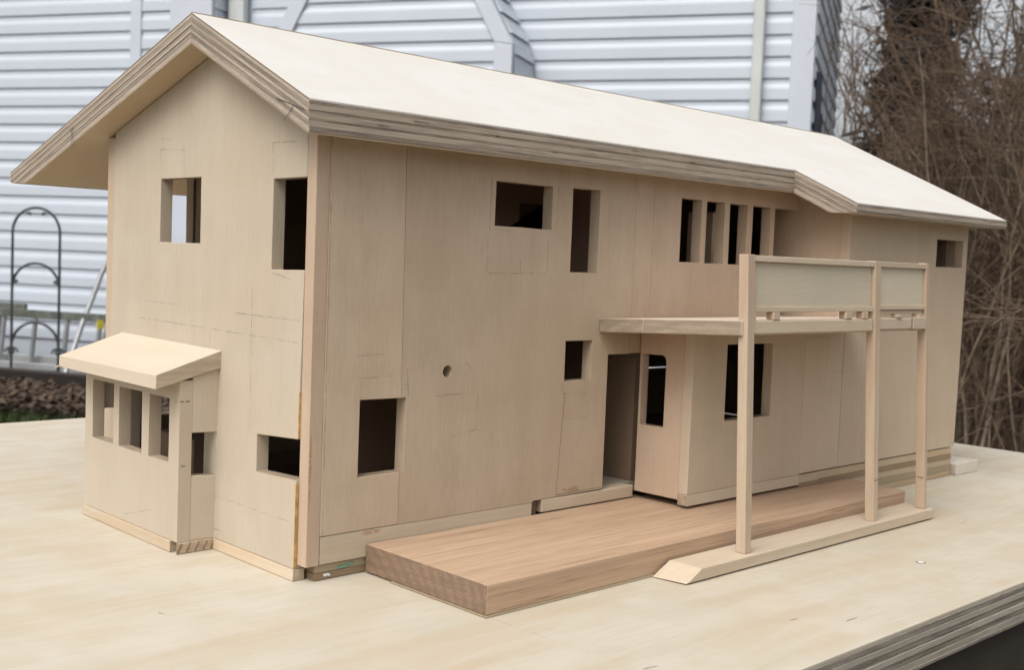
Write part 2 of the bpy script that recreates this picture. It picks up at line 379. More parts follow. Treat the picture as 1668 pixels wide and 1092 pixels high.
# side return of the left wing, slatted
for k in range(30):
    h = GZ+.12+k*LAP
    hexa('siding_board', [WP(-4.417, h, 0.0), WP(-4.417, h, .19), WP(-4.403, h, .19), WP(-4.403, h, 0.0), WP(-4.417, h+.12, 0), WP(-4.417, h+.12, .19), WP(-4.412, h+.12, .19), WP(-4.412, h+.12, 0)], 'siding', bld, 0)
# chimney chase: front clad between sloping trims, boarded right flank
def lim(h):
    if h <= 1.436: return -3.745, -2.33
    if h >= 2.3: return -3.29, -2.80
    t = (h-1.436)/.864; return -3.745+.455*t, -2.33-.47*t
CO = .42
def core_chase():
    pts = [(-3.85, GZ), (-2.225, GZ), (-2.225, 1.436), (-2.70, 2.3), (-2.70, 3.2), (-3.40, 3.2), (-3.40, 2.3), (-3.85, 1.436)]
    n = len(pts); V = [WP(s, h, CO-.002) for s, h in pts]+[WP(s, h, 0) for s, h in pts]
    Fc = [tuple(range(n)), tuple(reversed(range(n, 2*n)))]+[(i, (i+1) % n, (i+1) % n+n, i+n) for i in range(n)]
    mesh('chase_wall', V, Fc, 'siding', bld)
core_chase()
courses(0, 0, CO, 1.58, clip=lim)
def trimquad(a, b, c, d, o0, o1):
    P = [WP(*a, o1), WP(*b, o1), WP(*b, o0), WP(*a, o0), WP(*d, o1), WP(*c, o1), WP(*c, o0), WP(*d, o0)]
    hexa('trim_board', P, 'trim', bld, .004)
trimquad((-2.335, GZ+.1), (-2.22, GZ+.1), (-2.22, 1.42), (-2.335, 1.436), CO-.01, CO+.025)
trimquad((-2.335, 1.438), (-2.22, 1.422), (-2.69, 2.3), (-2.805, 2.3), CO-.01, CO+.025)
trimquad((-3.86, GZ+.1), (-3.74, GZ+.1), (-3.74, 1.436), (-3.86, 1.42), CO-.01, CO+.025)
trimquad((-3.86, 1.422), (-3.74, 1.438), (-3.285, 2.3), (-3.405, 2.3), CO-.01, CO+.025)
for k in range(28):           # flank boards
    h = GZ+.12+k*LAP
    if h > 2.1: break
    def fs(hh): return -2.222 if hh < 1.436 else -2.222-.545*(hh-1.436)
    a0, a1 = fs(h), fs(h+.115)
    hexa('siding_board', [WP(a0, h, .03), WP(a0, h, CO-.03), WP(a0+.018, h, CO-.03), WP(a0+.018, h, .03), WP(a1, h+.115, .03), WP(a1, h+.115, CO-.03), WP(a1+.004, h+.115, CO-.03), WP(a1+.004, h+.115, .03)], 'siding', bld, 0)
# right flank of the building
def WS(s, h, o): return WP(-.515+o, h, -s)
courses(.05, 2.45, 0, 1.402, P=WS)
wbox('conduit', -.51, -.47, -.6, 1.33, -.17, -.09, 'conduit', .01)
wbox('conduit', -.51, -.475, -.6, 1.12, -.42, -.36, 'conduit', .01)
wbox('foundation', -10.5, -.53, GZ-.05, GZ+.1, -2.45, .17, 'concrete', 0)
rf = [WP(-10.8, 3.2, .6), WP(-.2, 3.2, .6), WP(-.2, 3.2, -2.9), WP(-10.8, 3.2, -2.9), WP(-10.8, 4.3, -1.15), WP(-.2, 4.3, -1.15)]
mesh('roof', rf, [(0, 1, 5, 4), (2, 3, 4, 5), (0, 4, 3), (1, 2, 5), (0, 3, 2, 1)], 'concrete', bld)

# soil bed, leaves, grass along the wall
P = [WP(-11, GZ+.012, .3), WP(.5, GZ+.012, .3), WP(.5, GZ+.012, 1.25), WP(-11, GZ+.012, 1.25)]
tag(mesh('flower_bed', P, [(0, 1, 2, 3)], 'soil'), kind='structure')
def scatter_leaves(name, n, s0, s1, o0, o1, mat, size):
    c = np.array([WP(0, 0, 0)])*0
    s = rng.uniform(s0, s1, n); o = o0+(o1-o0)*rng.beta(1.6, 1.6, n)
    base = np.array([CAM.x, CAM.y])[None, :]+np.outer(s, [WW.x, WW.y])+np.outer(-7.0+o, [WN.x, WN.y])
    z = GZ+.02+rng.uniform(0, .07, n); C = np.column_stack([base, z])
    a = rng.uniform(0, 2*np.pi, n); L = rng.uniform(.5, 1.2, n)[:, None]*size
    d1 = np.column_stack([np.cos(a), np.sin(a), rng.uniform(-.5, .5, n)])*L
    d2 = np.column_stack([-np.sin(a), np.cos(a), rng.uniform(-.5, .9, n)])*L*.6
    V = np.stack([C-d1, C+d2, C+d1, C-d2], 1).reshape(-1, 3); Fq = np.arange(4*n).reshape(n, 4)
    return fast_mesh(name, V, Fq, mat)
tag(scatter_leaves('leaf_litter', 20000, -8.5, -2.5, 1.2, 2.15, 'leaf', .022), 'dry brown fallen leaves lying in the bed along the white wall', 'fallen leaves', kind='stuff')
def blades(name, n, s0, s1, o0, o1, hgt):
    s = rng.uniform(s0, s1, n); o = rng.uniform(o0, o1, n)
    base = np.array([CAM.x, CAM.y])[None, :]+np.outer(s, [WW.x, WW.y])+np.outer(-7.0+o, [WN.x, WN.y])
    C = np.column_stack([base, np.full(n, GZ)]); a = rng.uniform(0, 2*np.pi, n)
    d = np.column_stack([np.cos(a), np.sin(a), np.zeros(n)])*.006
    tip = C+np.column_stack([rng.normal(0, .02, (n, 2)), hgt*rng.uniform(.5, 1.2, n)])
    V = np.stack([C-d, C+d, tip], 1).reshape(-1, 3)
    return fast_mesh(name, V, np.arange(3*n).reshape(n, 3), 'grass')
tag(blades('lawn_grass', 40000, -7.5, -1.5, 2.0, 4.2, .05), 'green grass strip between the leaves and the board', 'grass', kind='stuff')
# timber edging
e = empty('timber_edging', WP(-6, GZ, .85)); tag(e, 'dark timber edging along the foot of the white wall', 'edging')
for k in range(3):
    P = [WP(-9+2.2*k, GZ-.02, .93), WP(-6.82+2.2*k, GZ-.02, .93), WP(-6.82+2.2*k, GZ-.02, .84), WP(-9+2.2*k, GZ-.02, .84)]
    hexa('timber', P+[(x, y, GZ+.09) for x, y, _ in P], 'table', e, .008)

# trellis
tr = empty('garden_trellis', at(60, 690, 7.7)); tr.location.z = GZ
tag(tr, 'dark wrought iron garden trellis with three arches against the white wall', 'trellis')
pl, prr = np.array(at(20, 430, 7.7)), np.array(at(97, 430, 7.7))
def post(p): return [((p[0], p[1], GZ-.02), (p[0], p[1], .18))]
def tp(pts, r): return (np.array(pts), np.full(len(pts), r))
for p in (pl, prr): tube('upright', [tp([(p[0], p[1], z) for z in np.linspace(GZ-.02, .205, 6)], .009)], 'iron', tr)
mid = (pl+prr)/2; hv = (prr-pl)/2; 
def arch(z0, r=.008, sc=1, ph=1):
    return tp([(mid[0]-hv[0]*sc*math.cos(t), mid[1]-hv[1]*sc*math.cos(t), z0+.165*ph*math.sin(t)) for t in np.linspace(0, math.pi, 17)], r)
for z0 in (.205, -.165, -.56):
    tube('arch', [arch(z0, .009)], 'iron', tr)
def scroll(cx, z0, r0, flip=1):
    pts = []
    for t in np.linspace(0, 4.2, 18):
        r = r0*(1-t/5.2); q = mid+hv*(cx+flip*r*math.cos(t)/np.linalg.norm(hv)); pts.append((q[0], q[1], z0+r*math.sin(t)))
    return tp(pts, .006)
for cx, fl in ((-1, 1), (-1, -1), (1, 1), (1, -1)):
    tube('scroll', [scroll(cx, -.60, .045, fl)], 'iron', tr); tube('scroll', [scroll(cx*.9, -.13, .022, fl)], 'iron', tr)
for cx in (-.3, .3): tube('scroll', [scroll(cx, .325, .018, 1 if cx > 0 else -1)], 'iron', tr)
tube('crossbar', [tp([tuple(pl*[1, 1, 0]+[0, 0, -.72]), tuple(prr*[1, 1, 0]+[0, 0, -.72])], .006)], 'iron', tr)

# extension ladder lying on its side against the wall
la = empty('extension_ladder', WP(-6, GZ, .5)); tag(la, 'aluminium extension ladder lying on its side along the white wall', 'ladder')
def lrail(z, o, s0, s1, mat='metal', hgt=.028, tk=.03):
    P = [WP(s0, z-hgt, o), WP(s1, z-hgt, o), WP(s1, z-hgt, o-tk), WP(s0, z-hgt, o-tk)]
    hexa('rail', P+[(x, y, z+hgt) for x, y, _ in P], mat, la, .004)
lrail(-.345, .62, -6.9, -4.6, 'rail_dark'); lrail(-.705, .62, -6.9, -4.6); lrail(-.31, .56, -7.6, -5.62, 'rail_dark'); lrail(-.66, .56, -7.6, -5.3)
for k in range(9):
    s = -6.8+.26*k
    P = [WP(s-.03, -.70, .60), WP(s+.012, -.345, .60)]; tube('rung', [tp([Vector(P[0]), Vector(P[1])], .017)], 'metal', la)
for k in range(7):
    s = -7.45+.27*k
    P = [WP(s-.05, -.66, .545), WP(s, -.31, .545)]; tube('rung', [tp([Vector(P[0]), Vector(P[1])], .016)], 'metal', la)
# step ladder
sla = empty('step_ladder', at(140, 640, 7.5)); sla.location.z = GZ
tag(sla, 'white step ladder leaning beside the model, yellow label on its rail', 'ladder')
def pt(u, v, k): return tuple(at(u, v, k))
tube('rail', [tp([pt(186, 405, 7.75), pt(176, 425, 7.75), pt(166, 445, 7.74), pt(148, 493, 7.7), pt(136, 522, 7.68), pt(100, 628, 7.5)], .017)], 'metal', sla)
tube('rail', [tp([pt(205, 445, 7.9), pt(180, 520, 7.85), pt(152, 600, 7.75), pt(140, 640, 7.7)], .015)], 'metal', sla)
for a, b_ in (((139, 517, 7.68), (185, 517, 7.85)), ((118, 575, 7.6), (160, 577, 7.8)), ((100, 617, 7.5), (146, 620, 7.7))):
    tube('step', [tp([pt(*a), pt(*b_)], .02)], 'metal', sla)
pq = at(163, 529, 7.6); box('label', pq.x-.02, pq.x+.02, pq.y-.01, pq.y+.0, pq.z-.03, pq.z+.03, 'yellow', sla, 0)

# ------------------------------------------------------------------ shrubs and woods on the right
def stem_path(p0, d0, L, n, droop, wob):
    p = np.array(p0, float); d = np.array(d0, float); d /= np.linalg.norm(d); pts = [p.copy()]; st = L/n
    for i in range(n):
        d = d+rng.normal(0, wob, 3)+np.array([0, 0, -droop*(i/n)]); d /= np.linalg.norm(d); p = p+d*st; pts.append(p.copy())
    return np.array(pts)
def grow(p0, nst, Lr, lean, rr, nb, nt, spread=.18, bias=(0, 0, 0), droop=.10, big=8, wob=.07):
    mains, bigs, br, tw = [], [], [], []
    for k in range(nst):
        a = rng.uniform(0, 2*np.pi); t = abs(rng.normal(0, lean))
        d = np.array([math.cos(a)*math.sin(t), math.sin(a)*math.sin(t), math.cos(t)])+np.array(bias)
        L = rng.uniform(*Lr); b0 = np.array(p0)+np.array([rng.normal(0, spread), rng.normal(0, spread), 0])
        pts = stem_path(b0, d, L, 12, droop*rng.uniform(.3, 1.6), wob); r0 = rr*rng.uniform(.6, 1.3)
        (bigs if k < big else mains).append((pts, np.linspace(r0, r0*.25, len(pts))))
        for j in range(nb):
            i = rng.integers(2, 12); f = rng.random(); q = pts[i]*(1-f)+pts[min(i+1, 12)]*f
            dd = pts[min(i+1, 12)]-pts[i-1]; dd /= np.linalg.norm(dd)+1e-9; dd = dd*.8+rng.normal(0, .55, 3); 
            Lb = rng.uniform(.25, .8)*L*.38; bp_ = stem_path(q, dd, Lb, 6, .12, .13)
            br.append((bp_, np.linspace(r0*.42, r0*.2, 7)))
            for m in range(nt):
                i2 = rng.integers(1, 6); dd2 = bp_[i2+1]-bp_[i2-1]; dd2 = dd2/(np.linalg.norm(dd2)+1e-9)+rng.normal(0, .6, 3)
                tp_ = stem_path(bp_[i2], dd2, rng.uniform(.06, .28), 3, .1, .18); tw.append((tp_, np.linspace(r0*.2, r0*.11, 4)))
    return bigs, mains, br, tw
HEDGE_A, HEDGE_B = at(1352, 500, 2.5), at(1352, 500, 9)     # the shrubs are clipped back along a path beside the building
HN = Vector((HEDGE_B.y-HEDGE_A.y, HEDGE_A.x-HEDGE_B.x, 0)).normalized()
def clear(pts):
    q = np.asarray(pts)-np.array(HEDGE_A); e = q@np.array(HN)
    lim_ = -.03 if rng.random() < .87 else -.15
    return e.min() > lim_ + .10*math.sin(pts[-1][2]*3.3)
def shrub(u, depth, label, nst, Lr, lean, rr, nb, nt, bias=(0, 0, 0), droop=.1, big=8, group=None, name='bare_shrub'):
    p = at(u, 600, depth); p0 = (p.x, p.y, GZ)
    o = empty(name, p0); tag(o, label, 'shrub', group)
    bigs, mains, br, tw = [[q for q in L_ if clear(q[0])] for L_ in grow(p0, nst, Lr, lean, rr, nb, nt, bias=bias, droop=droop, big=big)]
    for b in bigs: V, Fq = tubes_mesh([b], 6); fast_mesh('branch', V, Fq, 'bark_pale', o, True)
    V, Fq = tubes_mesh(mains+br, 4); a = fast_mesh('stems', V, Fq, 'bark', o, True); a['kind'] = 'stuff'
    V, Fq = tubes_mesh(tw, 3); t = fast_mesh('twigs', V, Fq, 'twig', o); t['kind'] = 'stuff'
SG = 'bare shrubs beside the white building'
shrub(1690, 4.0, 'nearest bare brown shrub at the right picture edge, with long pale stems', 44, (1.4, 2.7), .42, .0065, 13, 7, droop=.13, big=10, group=SG)
shrub(1560, 4.7, 'bare arching shrub right of the model house gable end', 46, (1.2, 2.3), .40, .0065, 13, 7, bias=(-.05, .05, 0), big=8, group=SG)
shrub(1465, 5.6, 'bare shrub with thin twigs nearest the corner of the white building', 42, (1.1, 2.3), .33, .006, 13, 7, big=7, group=SG)
shrub(1840, 4.3, 'bare shrub just past the right picture edge, its branches leaning in', 30, (1.6, 3.0), .4, .007, 14, 8, bias=(-.1, .12, 0), big=6, group=SG)
shrub(1620, 6.2, 'tall bare shrub standing behind the nearer shrubs', 26, (1.6, 2.9), .35, .008, 13, 7, big=6, group=SG)

def cloud(name, c, rad, n, size, mat, parent=None, flat=.6):
    v = rng.normal(0, 1, (n, 3)); v /= np.linalg.norm(v, axis=1)[:, None]; r = rng.random(n)**.45
    lump = .78+.22*np.sin(v[:, 0]*7+c[0])*np.sin(v[:, 1]*6+c[1])+.15*np.sin(v[:, 2]*9)
    C = np.array(c)+v*(r*lump)[:, None]*np.array(rad); a = rng.normal(0, 1, (n, 3)); b_ = rng.normal(0, 1, (n, 3))
    a /= np.linalg.norm(a, axis=1)[:, None]; b_ /= np.linalg.norm(b_, axis=1)[:, None]; s = size*rng.uniform(.5, 1.3, n)[:, None]
    V = np.stack([C-a*s, C+b_*s*.35, C+a*s, C-b_*s*.35], 1).reshape(-1, 3)
    return fast_mesh(name, V, np.arange(4*n).reshape(n, 4), mat, parent)
def evergreen(u, depth, H, R, label, n=20000):
    p = at(u, 600, depth); o = empty('evergreen_tree', (p.x, p.y, GZ)); tag(o, label, 'tree', 'trees behind the shrubs')
    tube('trunk', [(np.array([(p.x, p.y, GZ+H*t) for t in np.linspace(0, .95, 8)]), np.linspace(.12, .02, 8))], 'bark', o)
    C = []
    for k in range(80):
        t = rng.uniform(.08, 1); ang = rng.uniform(0, 6.28); q = R*(1.15-t)**.6*rng.uniform(.2, 1)
        cc = np.array([p.x+q*math.cos(ang), p.y+q*math.sin(ang), GZ+H*t]); m = n//80
        C.append(cc+rng.normal(0, 1, (m, 3))*np.array([.22, .22, .15])*R)
    C = np.concatenate(C); n = len(C); d = rng.normal(0, .05, (n, 3))+np.array([0, 0, .03]); e_ = rng.normal(0, .012, (n, 3))
    V = np.stack([C-d, C+e_, C+d, C-e_], 1).reshape(-1, 3); c = fast_mesh('crown', V, np.arange(4*n).reshape(n, 4), 'needles', o)
evergreen(1478, 10.5, 3.8, .62, 'grey green evergreen rising behind the shrubs beside the white building')
evergreen(1700, 11.5, 2.9, 1.5, 'darker evergreen behind the shrubs at the right picture edge', 16000)
# far thicket that reads as one mass
V1, F1 = [], []
allp = []
for k in range(8):
    p = at(1330+rng.uniform(70, 560), 600, rng.uniform(7.5, 11)); bigs, mains, br, tw = grow((p.x, p.y, GZ), 16, (1.2, 2.1), .3, .014, 12, 6, spread=.5, big=0)
    allp += [q for q in mains+br+tw if clear(q[0])]
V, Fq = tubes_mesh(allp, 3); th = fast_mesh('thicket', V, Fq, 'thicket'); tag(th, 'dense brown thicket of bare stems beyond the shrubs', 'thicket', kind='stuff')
p = at(1600, 520, 8.6); hd = cloud('shade_backdrop', (p.x, p.y, GZ+.75), (1.5, 1.5, .95), 26000, .06, 'shadeleaf'); tag(hd, 'added dark undergrowth behind the shrubs at the right', 'shade_filler', kind='stuff')  # leaf mass added to blacken the gaps behind the shrubs
hd2 = cloud('shade_filler', (p.x+1.9, p.y-1.3, GZ+.7), (1.8, 1.6, 1.2), 26000, .06, 'shadeleaf'); tag(hd2, 'dark undergrowth added beyond the right picture edge', 'shade_filler', kind='stuff')  # second added mass, carries the dark backdrop further right

# ================================================================== TABLE AND BOARD
tb = empty('work_table', (.25, .15, GZ)); tag(tb, 'dark weathered timber table that carries the plywood board', 'table')
box('table_top', -.16, .66, -.150, .47, -.060, -.0215, 'table', tb, .002)
box('apron', -.17, .67, -.196, -.152, -.16, -.0212, 'table', tb, .003)
for x in (-.12, .58):
    for y in (-.11, .40): box('leg', x, x+.06, y, y+.06, GZ, -.0605, 'table', tb, .003)
BX0, BX1, BY0, BY1 = -.22, .708, -.199, .523
bd = empty('plywood_board', (.2, .1, -.02)); tag(bd, 'large pale birch plywood board under the model house, layered grey edge', 'board')
zs = [0, -.0018, -.0047, -.0074, -.0103, -.0131, -.0160, -.0188, -.0205]
for i in range(8):
    j = 0 if i == 0 else random.uniform(-.0005, .0003)
    box('ply', BX0+j, BX1-j, BY0+j, BY1-j, zs[i+1]+.00005, zs[i], 'board' if i == 0 else ('bply_b' if i % 2 else 'bply_a'), bd, .0002 if i else .0003)
def disc(name, c, r, z0, z1, mat, parent, n=18):
    V = [(c[0]+r*math.cos(2*math.pi*i/n), c[1]+r*math.sin(2*math.pi*i/n), z0) for i in range(n)]+[(c[0]+r*math.cos(2*math.pi*i/n), c[1]+r*math.sin(2*math.pi*i/n), z1) for i in range(n)]
    return mesh(name, V, [tuple(range(n)), tuple(reversed(range(n, 2*n)))]+[(i, (i+1) % n, (i+1) % n+n, i+n) for i in range(n)], mat, parent)
disc('plug_ring', (.2753, -.1497), .0024, -.001, .00008, 'hole_dark', bd); disc('filler_plug', (.2753, -.1497), .0017, -.001, .00022, 'white', bd)
def marks(name, segs, f, w_, mat, parent):
    for (a0, b0, a1, b1) in segs:
        dx, dy = a1-a0, b1-b0; L = math.hypot(dx, dy) or 1; nx, ny = -dy/L*w_/2, dx/L*w_/2
        mesh(name.replace('marks', 'mark'), [f(a0+nx, b0+ny), f(a1+nx*.6, b1+ny*.6), f(a1-nx*.6, b1-ny*.6), f(a0-nx, b0-ny)], [(0, 1, 2, 3)], mat, parent)
MB = [(-0.0692, 0.0007, -0.0684, -0.0029), (0.1345, -0.1628, 0.1384, -0.1636), (0.1527, -0.1784, 0.1612, -0.1785), (0.386, -0.119, 0.3924, -0.1195), (0.0384, -0.1624, 0.0453, -0.1637)]
marks('pencil_marks', MB, lambda a, b: (a, b, .00012), .0005, 'pencil_dark', bd)
marks('faint_pencil_marks', [(-0.0446, 0.0666, -0.0336, 0.0524), (.034, -.085, .0345, -.13), (.24, -.05, .33, -.09)], lambda a, b: (a, b, .0001), .0004, 'pencil', bd)

# ================================================================== MODEL HOUSE
H = empty('model_house', (.27, .08, 0)); tag(H, 'unpainted wooden scale model of a two storey gabled house on the plywood board', 'model house')
T = .0066; D = -.0389
under = lambda y: (.1966+.47*(y+.015)) if y < .0861 else (.2441-.308*(y-.0861))     # underside of the roof
# --- roof, layer by layer
NP = 9; th_ = .0145; FRC = [0, .055, .155, .31, .395, .555, .635, .785, .93, 1]; CL = .1841; CLB = .1824
tops = lambda y: .2111+.47*(y+.015)
X0, X1, XJ, YE, YE2, YR, YB = -.015, .559, .348, -.0155, -.0600, .0861, .3116
for i in range(NP):
    o0, o1 = FRC[i]*th_, FRC[i+1]*th_-.00006
    def ye2(off, j):                      # horizontal trimming cut under the lower eave
        y = (CL+off-.2111)/.47-.015; return max(YE2+j, y)
    j = random.uniform(-.0002, .0002); j2 = random.uniform(-.00025, .0002)
    x0, x1, xj, ye = X0-j, X1+j2, XJ+j, YE-j2
    ol = lambda off: [(x0, ye), (xj, ye), (xj, ye2(off, j)), (x1, ye2(off, j)), (x1, YR-.0001), (x0, YR-.0001)]
    A, B = ol(o0), ol(o1)
    V = [(x, y, tops(y)-o0) for x, y in A]+[(x, y, tops(y)-o1) for x, y in B]
    n = 6; Fc = [tuple(range(n)), tuple(reversed(range(n, 2*n)))]+[(k, (k+1) % n, (k+1) % n+n, k+n) for k in range(n)]
    mt = 'roof' if i == 0 else ('soffit' if i == NP-1 else ('ply_a' if i % 2 else 'ply_b'))
    mt = mt if i in (0,) else ('ply_b' if i % 2 else 'ply_a') if i < NP-1 else 'soffit'
    r = mesh('roof_ply', V, Fc, mt, H)
    if i == 0: r['label'] = 'pale top veneer of the front roof slope'
    # back slope
    topb = lambda y: .2586-.308*(y-.0861)
    yb = lambda off: min(YB+j, .0861+(.2586-off-CLB)/.308)
    V = []
    for off in (o0, o1):
        V += [(x0, YR, topb(YR)-off), (x1, YR, topb(YR)-off), (x1, yb(off), topb(yb(off))-off), (x0, yb(off), topb(yb(off))-off)]
    mesh('roof_ply', V, [(0, 1, 2, 3), (7, 6, 5, 4), (0, 4, 5, 1), (1, 5, 6, 2), (2, 6, 7, 3), (3, 7, 4, 0)], mt+'_back' if mt.startswith('ply') else mt, H)

box('ridge_edge', X0+.0002, X1-.0003, YR-.0002, YR+.0008, .2574, .25905, 'ply_a', H, 0)
# --- gable wall (x = 0 plane, splays a little at the foot)
def gx(z): return -.0019*max(0, 1-z/.15)
gm0 = lambda y, z: (gx(z), y, z); gm1 = lambda y, z: (gx(z)+T, y, z)
ue = .0004
out = [(.0073, .0056), (.1979, .0056), (.1979, under(.1979)-ue), (.0861, under(.0861)-ue), (.0073, under(.0073)-ue)]
out = [(.0073, .0056), (.1979, .0056), (.1979, under(.1979)-ue), (.0861, under(.0861)-ue), (.0073, under(.0073)-ue), (.0073, .1802), (.0343, .1800), (.0343, .1386), (.0073, .1393), (.0073, .0640), (.0413, .0618), (.0410, .0443), (.0073, .0457)]
panel('gable_wall', out, [rough_rect(.1009, .1431, .1496, .1824), rect(.090, .172, .016, .075)], gm0, gm1, 'gable', H)
box('glue_bead', -.0017, -.0002, .0068, .00725, .0056, .044, 'glue', H, 0); box('glue_bead', -.0011, .0004, .0068, .00725, .0645, .085, 'glue', H, 0)
# foot strip of the gable
hexa('foot_strip', [(-.0023, .0067, 0.0002), (-.0023, .0772, 0.0002), (.004, .0772, 0.0002), (.004, .0067, 0.0002), (-.0021, .0067, .0054), (-.0021, .0772, .0054), (.004, .0772, .0054), (.004, .0067, .0054)], 'strip_y', H)

# --- front wall (y = 0 plane)
f0 = lambda x, z: (x, 0, z); f1 = lambda x, z: (x, T+.0004, z); zt = under(0)-.0002
panel('corner_post', [(0, .0073), (.0070, .0073), (.0070, zt), (0, zt)], [], f0, f1, 'wall_pink', H)
panel('wall_panel', [(.00715, .0204), (.0512, .0204), (.0512, .0454), (.0269, .0452), (.0270, .0809), (.0508, .0806), (.0492, zt), (.00715, zt)], [], f0, f1, 'wall', H)
circ = [(.0787+.0030*math.cos(a)*random.uniform(.93, 1.05), .0921+.0030*math.sin(a)*random.uniform(.93, 1.05)) for a in np.linspace(0, 2*math.pi, 20)[:-1]]
panel('wall_panel', [(.05135, .0203), (.141, .0203), (.141, .0210), (.1955, .0216), (.1955, .0969), (.2134, .0969), (.2136, .12), (.2134, zt), (.04935, zt), (.05095, .0806), (.0537, .0809), (.0535, .0454), (.05135, .0452)],
      [rough_rect(.1064, .147, .1641, .1866), rough_rect(.162, .1833, .1417, .1868), rough_rect(.1610, .1821, .0836, .1052, n=2), circ], f0, f1, 'wall', H)
W4 = [rough_rect(a, b, .1499, .1873, .0003, 3) for a, b in ((.2547, .2744), (.2792, .2975), (.3027, .3212), (.3271, .3466))]
panel('wall_panel', [(.21365, .0972), (.2285, .0972), (.2285, .1155), (.3787, .1165), (.3787, .1180), (.3514, .1180), (.3514, .1871), (.3787, .1871), (.3787, zt), (.21355, zt), (.21375, .12)], W4, f0, f1, 'wall_pink', H)
box('base_strip', .0073, .1405, .0001, .006, .0075, .0201, 'strip_x', H)
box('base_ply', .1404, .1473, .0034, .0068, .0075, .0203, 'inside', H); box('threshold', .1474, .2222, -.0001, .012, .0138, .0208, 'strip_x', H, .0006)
box('base_ply', .0056, .205, .0013, .19, .0002, .0034, 'base_b', H, .0003); box('base_ply', .0058, .205, .0015, .19, .0035, .0070, 'base_c', H, .0003)
for (x, z, a, b, m) in ((.0215, .0045, .0042, .0011, 'stain'), (.0255, .0053, .0022, .0008, 'stain'), (.0118, .0022, .0022, .0008, 'white'), (.0135, .0019, .0012, .0006, 'white')):
    V = [(x, .0009, z)]+[(x+a*math.cos(t)*random.uniform(.6, 1.1), .00125, z+b*math.sin(t)*random.uniform(.6, 1.1)) for t in np.linspace(0, 2*math.pi, 12)[:-1]]
    mesh('paint_smear', V, [(0, i, i % 11+1) for i in range(1, 12)], m, H)
# --- projecting box under the balcony
s0 = lambda y, z: (.2224, y, z); s1 = lambda y, z: (.2284, y, z)
zs_ = lambda y: .1094-.046*y
panel('porch_side', [(-.0008, .0177), (-.0323, .0178), (-.0323, zs_(-.0323)), (-.0008, zs_(0))],
      [[(-.0025, .0562), (-.0195, .0566), (-.0197, .0940), (-.0189, .0963), (-.0170, .0972), (-.0025, .0969)]], s0, s1, 'wall_pink', H)
g0 = lambda x, z: (x, D, z); g1 = lambda x, z: (x, D+.0064, z)
panel('porch_front', [(.2220, .0216), (.3337, .0218), (.3337, zs_(D)), (.2222, zs_(D))], [rough_rect(.2530, .2985, .0608, .1043)], g0, g1, 'wall_pale', H)
hexa('porch_foot', [(.2216, D-.0003, .0153), (.3337, D-.0003, .0153), (.3337, D+.0062, .0153), (.2216, D+.0062, .0153), (.2217, D-.0002, .0214), (.3337, D-.0002, .0216), (.3337, D+.0062, .0216), (.2217, D+.0062, .0214)], 'strip_x', H)
panel('wall_panel', [(.3339, .0221), (.3785, .0223), (.3785, zs_(D)), (.3339, zs_(D))], [], g0, g1, 'wall_pale', H)
rt = CL+.0002
panel('wall_panel', [(.3789, .0223), (.5423, .0222), (.5446, rt), (.3789, rt)], [rough_rect(.4966, .5373, .1541, .1737)], g0, g1, 'wall_pale', H)
q0 = lambda y, z: (.3790, y, z); q1 = lambda y, z: (.3850, y, z)
panel('recess_side_wall', [(D+.0066, .117), (.0220, .117), (.0220, under(.022)-ue), (-.037, under(-.037)-ue), (D+.0066, rt)], [], q0, q1, 'wall_pink', H)
# right end wall and back wall
panel('end_wall', [(D+.0066, .0223), (.1979, .0223), (.1979, under(.1979)-ue), (.0861, under(.0861)-ue), (-.0295, under(-.0295)-ue), (D+.0066, rt)], [],
      lambda y, z: (.5420+(z-.02)*.014, y, z), lambda y, z: (.5360+(z-.02)*.014, y, z), 'wall', H)
panel('back_wall', [(0, .0056), (.542, .0056), (.542, under(.2067)-ue), (0, under(.2067)-ue)],
      [rect(.018, .0482, .145, .197), rect(.0195, .045, .049, .063), rect(.462, .512, .0592, .0610), rect(.30, .33, .05, .09)],
      lambda x, z: (x, .2067, z), lambda x, z: (x, .1981, z), 'wall', H)
# floors and partitions inside
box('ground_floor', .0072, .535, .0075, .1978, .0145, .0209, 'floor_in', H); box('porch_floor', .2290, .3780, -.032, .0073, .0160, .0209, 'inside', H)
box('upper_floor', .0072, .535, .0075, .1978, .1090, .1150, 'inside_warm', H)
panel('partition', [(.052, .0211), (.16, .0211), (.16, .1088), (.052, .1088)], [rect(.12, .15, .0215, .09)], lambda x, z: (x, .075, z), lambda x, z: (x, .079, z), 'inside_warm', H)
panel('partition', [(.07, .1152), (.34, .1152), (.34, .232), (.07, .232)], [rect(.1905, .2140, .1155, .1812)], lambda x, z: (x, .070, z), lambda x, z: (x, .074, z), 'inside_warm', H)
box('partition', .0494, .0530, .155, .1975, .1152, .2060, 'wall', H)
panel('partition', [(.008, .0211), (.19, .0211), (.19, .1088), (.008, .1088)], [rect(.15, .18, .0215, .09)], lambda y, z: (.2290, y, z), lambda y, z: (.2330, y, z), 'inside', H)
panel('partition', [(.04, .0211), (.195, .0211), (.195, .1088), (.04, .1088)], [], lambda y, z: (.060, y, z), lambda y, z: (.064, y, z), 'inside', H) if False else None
box('stud', .3050, .3090, .0145, .034, .1152, .182, 'wall', H); box('partition', .5300, .5340, -.030, .19, .1152, .178, 'inside', H); box('cupboard', .0095, .05, .12, .16, .0211, .047, 'inside', H)  # middle box: dark board added before the end wall, shade for the right window
